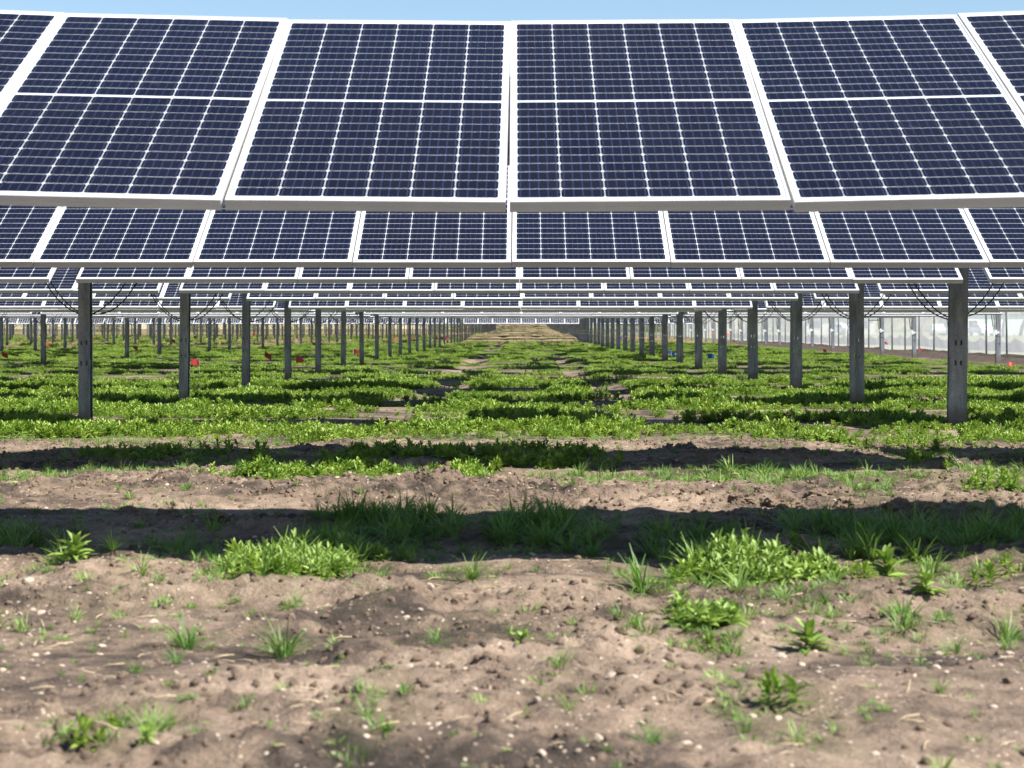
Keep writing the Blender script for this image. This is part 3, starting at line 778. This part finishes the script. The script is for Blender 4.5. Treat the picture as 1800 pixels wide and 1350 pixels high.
n = len(p); scatter('soil_crumbs', p, rots(n, .8), np.minimum(rng.gamma(1.6, .0042, n) + .0015, .017), rng.integers(0, 4, n), CRUMB, label='crumbly loose soil along the graded ridges', cat='soil')
def straw_mesh(seed):
    rr = random.Random(seed); b = MB(); a = rr.uniform(-.3, .3)
    b.tube([(-.5, 0, .02), (0, a*.3, .08), (.5, a, .03)], .022, 4); return b.mesh('straw', M['straw'])
p = cloud(4200, 3.9, 16, lambda x, y: .15 + .5*sstep(.5, .62, fbm(x*.9, y*.9, 3, 99)), .5); p[:, 2] += .004
n = len(p); scatter('straw_bits', p, rots(n, .15), rng.uniform(.02, .085, n), rng.integers(0, 3, n), [straw_mesh(s) for s in range(3)], label='dead straw bits lying on the bare soil', cat='straw')

# single plants and clods that stand out
def single(name, mesh, x, y, label, cat, group=None, s=1.0, rz=0.0, dz=0.0):
    o = obj(name, mesh, None, (x, y, hz(x, y) + dz), (0, 0, rz)); o.scale = (s, s, s); return tag(o, label, cat, group)
def clump_mesh(seed, rx, ry, h, n, L, W, grassy):
    rr = random.Random(seed); b = MB()
    for i in range(n):
        a = rr.random()*6.28; q = math.sqrt(rr.random()); x, y = rx*q*math.cos(a), ry*q*math.sin(a)
        hh = h*(1 - .75*q**1.4)*rr.uniform(.35, 1.2)
        weed_sprig(b, x, y, hh, rr, 11, L*rr.uniform(.7, 1.15), W, lean=.8)
        if rr.random() < grassy:
            for k in range(7): leaf(b, (x, y, 0), rr.random()*6.28, rr.uniform(.7, 1.5), hh*rr.uniform(.9, 1.4), .0055, rr.uniform(.3, 1.2), 4, fold=.1)
    return b.mesh('weed_clump', M['clump'])
x, y = px(505, 1005); single('weed_clump', clump_mesh(3, .25, .32, .12, 150, .055, .0095, 1.0), x, y, 'bushy weed clump with narrow leaves and grass, at the shade edge on bare soil', 'weed')
x, y = px(600, 975); single('weed_clump', clump_mesh(4, .12, .16, .12, 30, .066, .016, .5), x, y, 'upright leafy weed clump joined to the narrow-leaved bushy one', 'weed')
x, y = px(1315, 1005); single('weed_clump', clump_mesh(5, .22, .32, .17, 140, .055, .016, .2), x, y, 'tall dense weed clump with broad pale green leaves on bare soil', 'weed')
x, y = px(1430, 1010); single('weed_clump', clump_mesh(6, .13, .18, .11, 34, .06, .019, .3), x, y, 'lower broad-leaved weed clump beside the tall dense one', 'weed')
x, y = px(1240, 1095); single('weed_clump', clump_mesh(8, .12, .15, .07, 26, .055, .02, .2), x, y, 'flat spreading weed clump in front of the tall dense one', 'weed')
def rosette_mesh(seed, n, L, W, h):
    rr = random.Random(seed); b = MB(); weed_sprig(b, 0, 0, h, rr, n, L, W, lean=.3, segs=4); weed_sprig(b, .012, .01, h*.7, rr, n//2, L*.8, W, segs=4); return b.mesh('weed_rosette', M['clump'])
ROS = [rosette_mesh(s, 20, .085, .024, .07) for s in range(3)]
for i, (u, v, s) in enumerate(((132, 1008, 1), (1562, 1012, 1.15), (1630, 1045, .8), (735, 862, .0), (1415, 1122, .9), (918, 1130, .7), (1195, 1062, .8))):
    if s == 0: continue
    x, y = px(u, v); single('weed_rosette', ROS[i % 3], x, y, 'single leafy weed rosette on bare sunlit soil', 'weed', 'weed rosettes on the bare soil', s, i*1.3)
BT = [tuft_mesh(80 + s, 46, .15, .006, .03) for s in range(3)]
for i, (u, v, s) in enumerate(((1042, 975, .9), (198, 990, .6), (1130, 1030, 1.1), (830, 1022, .8), (1512, 985, 1.1), (700, 985, .7), (330, 1125, .8), (500, 1125, .9), (1225, 1000, 1.0), (620, 1035, .5))):
    x, y = px(u, v); single('grass_tuft', BT[i % 3], x, y, 'single spiky grass tuft on bare sunlit soil', 'grass tuft', 'grass tufts on the bare soil', s, i*1.1)
def clod_mesh(seed):
    rr = random.Random(seed); bm = bmesh.new(); bmesh.ops.create_icosphere(bm, subdivisions=4, radius=1)
    off = [rr.uniform(-50, 50) for _ in range(3)]
    from mathutils import noise as mn
    for v in bm.verts:
        q = v.co.normalized(); d = 1 + .5*mn.noise(q*1.3 + Vector(off)) + .3*mn.noise(q*3.1 + Vector(off)) + .16*mn.noise(q*7 + Vector(off))
        v.co = Vector((q.x*d*1.25, q.y*d, q.z*d*.62))
    me = bpy.data.meshes.new('soil_clod'); bm.to_mesh(me); bm.free(); me.materials.append(M['clod'])
    me.polygons.foreach_set('use_smooth', [False]*len(me.polygons)); return me
CLODS = [clod_mesh(s) for s in range(5)]
for i, (u, v, s) in enumerate(((1375, 893, .075), (1440, 880, .06), (1490, 893, .06), (1220, 880, .05), (520, 875, .05), (790, 875, .035), (965, 890, .03), (1300, 885, .055),
                               (1340, 872, .04), (640, 868, .03), (590, 893, .03), (1480, 876, .05), (300, 905, .05), (380, 915, .05), (230, 908, .045), (1580, 905, .06), (1630, 912, .05))):
    x, y = px(u, v); single('soil_clod', CLODS[i % 5], x, y, 'lumpy clod of brown soil on the graded ridge', 'soil clod', 'soil clods on the ridge', s, i*2.1, s*.1)

# ------------------------------------------------------------------ beyond the fence
def tree_meshes(seed, H, leafy):
    rr = random.Random(seed); t = MB(); c = MB(); tips = []
    def branch(p, dirv, L, r, depth):
        pts = [p]; q = p.copy(); dv = dirv.copy()
        for i in range(3):
            dv = (dv + Vector((rr.gauss(0, .14), rr.gauss(0, .14), rr.gauss(.05, .1)))).normalized(); q = q + dv*L/3; pts.append(q.copy())
        t.tube(pts, [r, r*.86, r*.72, r*.55], 7 if depth < 2 else 4)
        tips.append((q, L))
        if depth < 4:
            for k in range(3 if depth else 5):
                a = rr.random()*6.28; tilt = rr.uniform(.35, .95)
                o = dv.orthogonal().normalized(); o.rotate(Matrix.Rotation(a, 3, dv))
                branch(pts[rr.choice((2, 3, 3))], (dv*math.cos(tilt) + o*math.sin(tilt)).normalized(), L*rr.uniform(.6, .78), r*.52, depth + 1)
    branch(Vector((0, 0, -.2)), Vector((0, 0, 1)), H*.34, H*.022, 0)
    for (q, L) in tips:
        if L > H*.16: continue
        for k in range(leafy):
            p = q + Vector((rr.gauss(0, .35), rr.gauss(0, .35), rr.gauss(0, .3)))
            leaf(c, p, rr.random()*6.28, rr.uniform(-.5, 1), rr.uniform(.12, .3), rr.uniform(.05, .12), .4, 1)
    return t.mesh('trunk', M['bark']), c.mesh('crown', M['bush'])
TREES = [tree_meshes(3, 9, 12), tree_meshes(5, 11, 8)]
TL = ['bare-branched spring tree standing on the lawn beyond the netting fence']
for i, (x, y, k, s) in enumerate(((52, 205, 0, 1), (63, 240, 1, 1.1), (40, 190, 1, .9), (75, 300, 0, 1.2), (46, 260, 0, 1), (34, 230, 1, 1), (58, 330, 1, 1.2), (88, 320, 0, 1.1), (38, 320, 0, 1.2), (47, 175, 0, .8))):
    e = empty('tree', (x, y, hz(x, y))); e.scale = (s, s, s); e.rotation_euler.z = i*1.7
    tag(e, TL[0], 'tree', 'trees on the far lawn')
    obj('trunk', TREES[k][0], e); obj('crown', TREES[k][1], e)
def thicket_mesh(seed):
    rr = random.Random(seed); b = MB()
    for i in range(1500):
        a = rr.random()*6.28; q = rr.random()**.4; z = rr.random()**.8
        rad = 3.4*q*math.sqrt(max(.05, 1 - (z - .25)**2*1.5)); p = (rad*math.cos(a), rad*math.sin(a), 7.5*z*(.6 + .4*rr.random()))
        leaf(b, p, rr.random()*6.28, rr.uniform(-.5, 1.2), rr.uniform(.25, .7), rr.uniform(.08, .22), .3, 1)
    return b.mesh('thicket', M['bush'])
n = 420; xs = rng.uniform(-320, 230, n); ys = 430 + rng.uniform(0, 60, n); wm = [thicket_mesh(1), thicket_mesh(2)]
scatter('far_woods', np.stack([xs, ys, height(xs, ys) - .3], 1), np.stack([0*xs, 0*xs, rng.uniform(0, 6.28, n)], 1), rng.uniform(.7, 1.4, n), rng.integers(0, 2, n), wm,
        label='far grey-green band of woods on the horizon', cat='woods')
def house(x, y, w, dpt, hgt, rz, wall, label):
    e = tag(empty('house', (x, y, hz(x, y)), None), label, 'house'); e.rotation_euler.z = rz
    b = MB(); b.box((0, 0, hgt/2 - .2), (w, dpt, hgt + .4))
    b.add([(-w/2, -dpt/2, hgt), (-w/2, dpt/2, hgt), (-w/2, 0, hgt + dpt*.33), (w/2, -dpt/2, hgt), (w/2, dpt/2, hgt), (w/2, 0, hgt + dpt*.33)], [(0, 2, 1), (3, 4, 5)])
    obj('wall', b.mesh('wall', M[wall]), e)
    b = MB()
    for s in (-1, 1):
        a = math.atan2(dpt*.33, dpt/2); Lr = math.hypot(dpt*.33, dpt/2) + .4
        b.box((0, 0, 0), (w + .7, Lr, .14), M=Matrix.Translation((0, s*(dpt/4 + .12), hgt + dpt*.165)) @ Matrix.Rotation(-s*a, 4, 'X'))
    rf = obj('roof', b.mesh('roof', M['roof']), e)
    b = MB(); b.box((w*.25, .6, hgt + dpt*.33), (.6, .6, 1.3)); obj('chimney', b.mesh('chimney', M['siding2']), rf)
    for k in range(3):
        cx = -w/2 + w*(k + .5)/3 * 1.0
        if k == 1:
            b = MB(); b.box((cx, -dpt/2 - .03, 1.0), (1.0, .06, 2.1)); obj('door', b.mesh('door', M['white']), e); continue
        b = MB(); b.box((cx, -dpt/2 - .02, 1.5), (1.5, .04, 1.3)); wnd = obj('window', b.mesh('window', M['white']), e)
        b = MB(); b.box((cx, -dpt/2 - .045, 1.5), (1.3, .02, 1.1)); obj('pane', b.mesh('pane', M['pane']), wnd)
house(66, 268, 12, 8, 3.0, .15, 'siding', 'pale green house with a dark roof beyond the lawn')
house(50, 300, 11, 8, 3.0, -.1, 'siding2', 'cream house with a dark roof beyond the lawn')
house(84, 290, 12, 8, 3.0, .2, 'siding2', 'cream house behind the trees beside the pale green one')
def car_meshes():
    prof = [(-2.1, .35), (-2.15, .75), (-1.95, .98), (-1.2, 1.05), (-.75, 1.45), (.7, 1.5), (1.45, 1.1), (2.05, 1.0), (2.15, .7), (2.1, .35)]
    b = MB(); n = len(prof); vv = []
    for yy, sc in ((-.86, .0), (-.8, .04), (.8, .04), (.86, .0)):
        for (xx, zz) in prof: vv.append((xx*(1 - .0), yy*(1 if zz < 1.02 else .84), zz + (sc if zz > .9 else 0)))
    ff = [tuple(range(n))[::-1], tuple(range(3*n, 4*n))]
    for j in range(3):
        for i in range(n): ff.append((j*n+i, j*n+(i+1) % n, (j+1)*n+(i+1) % n, (j+1)*n+i))
    b.add(vv, ff); body = b.mesh('body', M['paint'])
    g = MB()
    for s in (-1, 1): g.add([(-1.05, s*.80, 1.08), (1.3, s*.80, 1.12), (.68, s*.735, 1.44), (-.7, s*.735, 1.4)], [(0, 1, 2, 3) if s < 0 else (3, 2, 1, 0)])
    gl = g.mesh('side_window', M['pane'])
    w = MB(); w.tube([(0, -.11, 0), (0, .11, 0)], .33, 16); ty = w.mesh('tyre', M['tyre'])
    w = MB(); w.tube([(0, -.118, 0), (0, .118, 0)], .2, 12); ri = w.mesh('rim', M['rim'])
    return body, gl, ty, ri
CB, CG, CT, CR = car_meshes()
for i, (u, d, lb) in enumerate(((1648, 246, 'white car parked beyond the lawn in front of the cream house'), (1725, 240, 'white car parked beyond the lawn in front of the pale green house'), (1480, 262, 'white car parked among the trees beyond the lawn'))):
    x = (u - VPX)/F_PX*d; e = tag(empty('car', (x, d, hz(x, d))), lb, 'car', 'cars parked beyond the lawn'); e.rotation_euler.z = 1.45 + .3*i
    obj('body', CB, e); obj('side_window', CG, e)
    for sx in (-1.35, 1.35):
        for sy in (-.78, .78):
            wh = obj('wheel', CT, e, (sx, sy, .33)); obj('rim', CR, wh)
